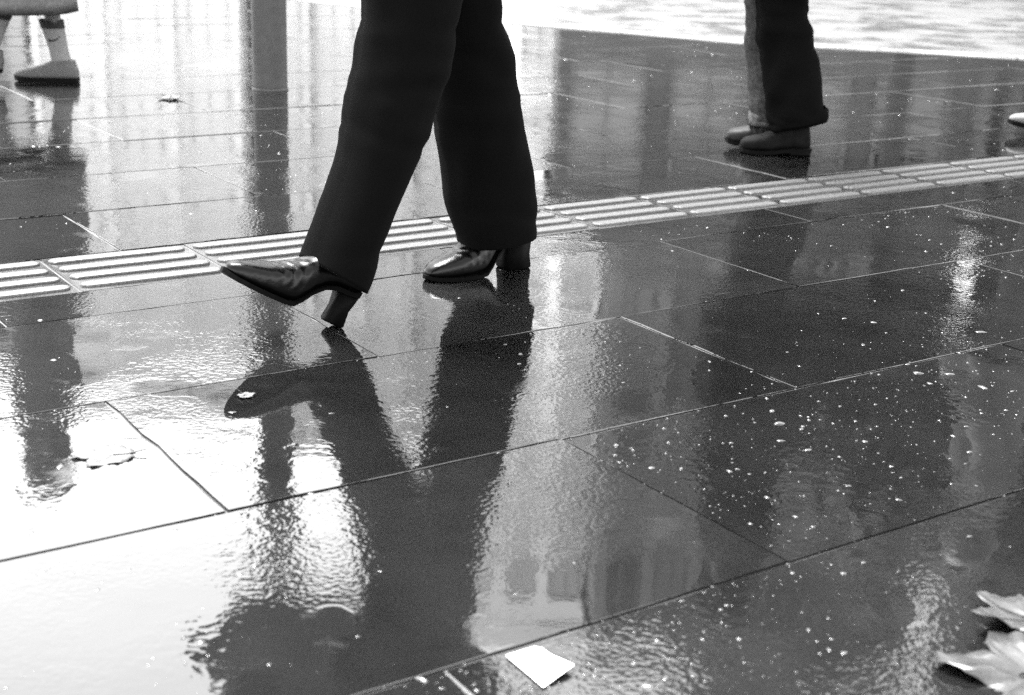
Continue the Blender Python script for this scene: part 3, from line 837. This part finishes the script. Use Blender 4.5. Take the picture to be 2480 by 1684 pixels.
def leaf(x, y, rz, s, label, mat='leaf', curl=.25, lift=.002, seed=0, tilt=(0, 0), veins=True):
    rs = random.Random(seed)
    e = empty('fallen_leaf', (x, y, lift), rz); e.rotation_euler = (R(tilt[0]), R(tilt[1]), rz); tag(e, label, 'leaf', 'fallen leaves')
    lobes = [(0, 1.0), (.95, .86), (-.95, .82), (1.9, .55), (-1.9, .58)]
    n = 84; rim = []
    for i in range(n):
        a = -PI + 2 * PI * i / n
        r_ = .54
        for la, lr in lobes:
            d = abs((a - la + PI) % (2 * PI) - PI)
            r_ = max(r_, .54 + (lr - .50) * math.exp(-(d / .36) ** 2) * (1 + .05 * math.sin(d * 26)))
        if abs(abs(a) - PI) < .22: r_ *= .35
        r_ *= 1 + rs.uniform(-.035, .035)
        rim.append((a, r_))
    bm = bmesh.new(); rings = []
    def zf(px, py):
        r2 = px * px + py * py
        fold = .07 * abs(math.sin(4.7 * math.atan2(py, px)))
        return s * (curl * r2 * .55 + fold * math.sqrt(r2) * .35 + .10 * mnoise.noise(Vector((px * 2.6 + seed, py * 2.6, seed))) + .05 * mnoise.noise(Vector((px * 7 + seed, py * 7, seed))))
    ks = (1.0, .75, .5, .25, .08)
    top = []
    for k in ks:
        top.append([Vector((math.cos(a) * r_ * k * s, math.sin(a) * r_ * k * s, zf(math.cos(a) * r_ * k, math.sin(a) * r_ * k))) for a, r_ in rim])
    vr = loft(bm, top, False, True)
    low = [[bm.verts.new(v_.co - Vector((0, 0, .0006))) for v_ in vr[0]]]
    for k in ks[1:]:
        low.append([bm.verts.new(Vector((math.cos(a) * r_ * k * s, math.sin(a) * r_ * k * s, zf(math.cos(a) * r_ * k, math.sin(a) * r_ * k) - .0006))) for a, r_ in rim])
    for A, B in zip(low, low[1:]):
        for i in range(n): bm.faces.new((A[(i + 1) % n], A[i], B[i], B[(i + 1) % n]))
    bm.faces.new(low[-1][::-1])
    for i in range(n): bm.faces.new((vr[0][i], low[0][i], low[0][(i + 1) % n], vr[0][(i + 1) % n]))
    obj('blade', bm, MAT[mat], e)
    for la, lr in (lobes if veins else ()):
        bm = bmesh.new()
        chain(bm, [Vector((math.cos(la) * lr * t * s * .9, math.sin(la) * lr * t * s * .9, zf(math.cos(la) * lr * t * .9, math.sin(la) * lr * t * .9) + .0004)) for t in (0, .35, .7, 1)], [.012 * s, .010 * s, .007 * s, .003 * s], 6)
        obj('vein', bm, MAT['stem'], e)
    bm = bmesh.new(); chain(bm, [(0, 0, .0006), (-.35 * s, .03 * s, .002), (-.8 * s, -.05 * s, .006)], [.016 * s, .014 * s, .012 * s], 6); obj('stem', bm, MAT['stem'], e)
    return e
leaf(.568, 1.345, R(200), .080, 'curled pale leaf at the right edge, upper of the two', 'leaf', .35, .004, 1, (5, -3))
leaf(.535, 1.225, R(165), .100, 'large wet pale leaf in the bottom right corner', 'leaf', .15, .003, 2, (-2, 2))
leaf(-.520, 1.725, R(190), .052, 'flat wet leaf stuck to the slab at the left', 'leaf_dark', .05, .0012, 3, veins=False)
leaf(-1.272, 5.10, R(40), .055, 'small wet leaf on the far slabs left of the pole', 'leaf', .2, .003, 4)
leaf(-.395, 1.972, R(320), .018, 'small torn leaf scrap at the corner of a slab ahead of the heel', 'leaf_dark', .3, .002, 5)

# ------------------------------------------------------------------ rain drops and bubbles standing on the film
def drops():
    rs = random.Random(13)
    base = []
    ringspec = ((1.0, 0.0), (.86, .5), (.55, .85), (.2, .99))
    vs_, fs = [], []
    n = 9
    def add(x, y, r, hh):
        k0 = len(vs_)
        sx = rs.uniform(.7, 2.2); a0 = rs.random() * PI
        jit = [rs.uniform(.6, 1.3) for _ in range(n)]
        for q, z in ringspec:
            for i in range(n):
                a = 2 * PI * i / n; q_ = q * jit[i]
                px, py = math.cos(a) * r * q_ * sx, math.sin(a) * r * q_
                vs_.append((x + px * math.cos(a0) - py * math.sin(a0), y + px * math.sin(a0) + py * math.cos(a0), -.0012 + (hh + .001) * z))
        for j in range(3):
            for i in range(n):
                fs.append((k0 + j * n + i, k0 + j * n + (i + 1) % n, k0 + (j + 1) * n + (i + 1) % n, k0 + (j + 1) * n + i))
        fs.append(tuple(k0 + 3 * n + i for i in range(n)))
    cl = 0
    while cl < 7000:
        y = 1.05 * (9.0 / 1.05) ** (rs.random() ** 1.25); x = rs.uniform(-.42, .42) * y
        if (Vector((x, y, 0)) - kerb_seg(Vector((x, y, 0)))[1]).dot(kerb_seg(Vector((x, y, 0)))[3]) > -.02: continue
        vv = Vector((x, y, 0)).dot(V)
        if 3.5 * H < vv < 4.0 * H: continue
        d = mnoise.noise(Vector((x * 2.2, y * 1.4, 3.0))) + .7 * mnoise.noise(Vector((x * 9, y * 7, 8.0)))
        bias = .42 + .32 * (x / y) + d * .75
        if rs.random() > bias: continue
        r = min(.0045, .00052 * math.exp(rs.gauss(0, .70))) * (1 + .16 * y)
        add(x, y, r, r * rs.uniform(.12, .35)); cl += 1
    me = bpy.data.meshes.new('rain_drops'); me.from_pydata(vs_, [], fs)
    me.polygons.foreach_set('use_smooth', [True] * len(me.polygons)); me.materials.append(MAT['drop'])
    o = bpy.data.objects.new('rain_drops', me); link(o)
    tag(o, 'scattered rain drops and bubbles on the wet paving slabs', 'water drops', kind='stuff')
drops()
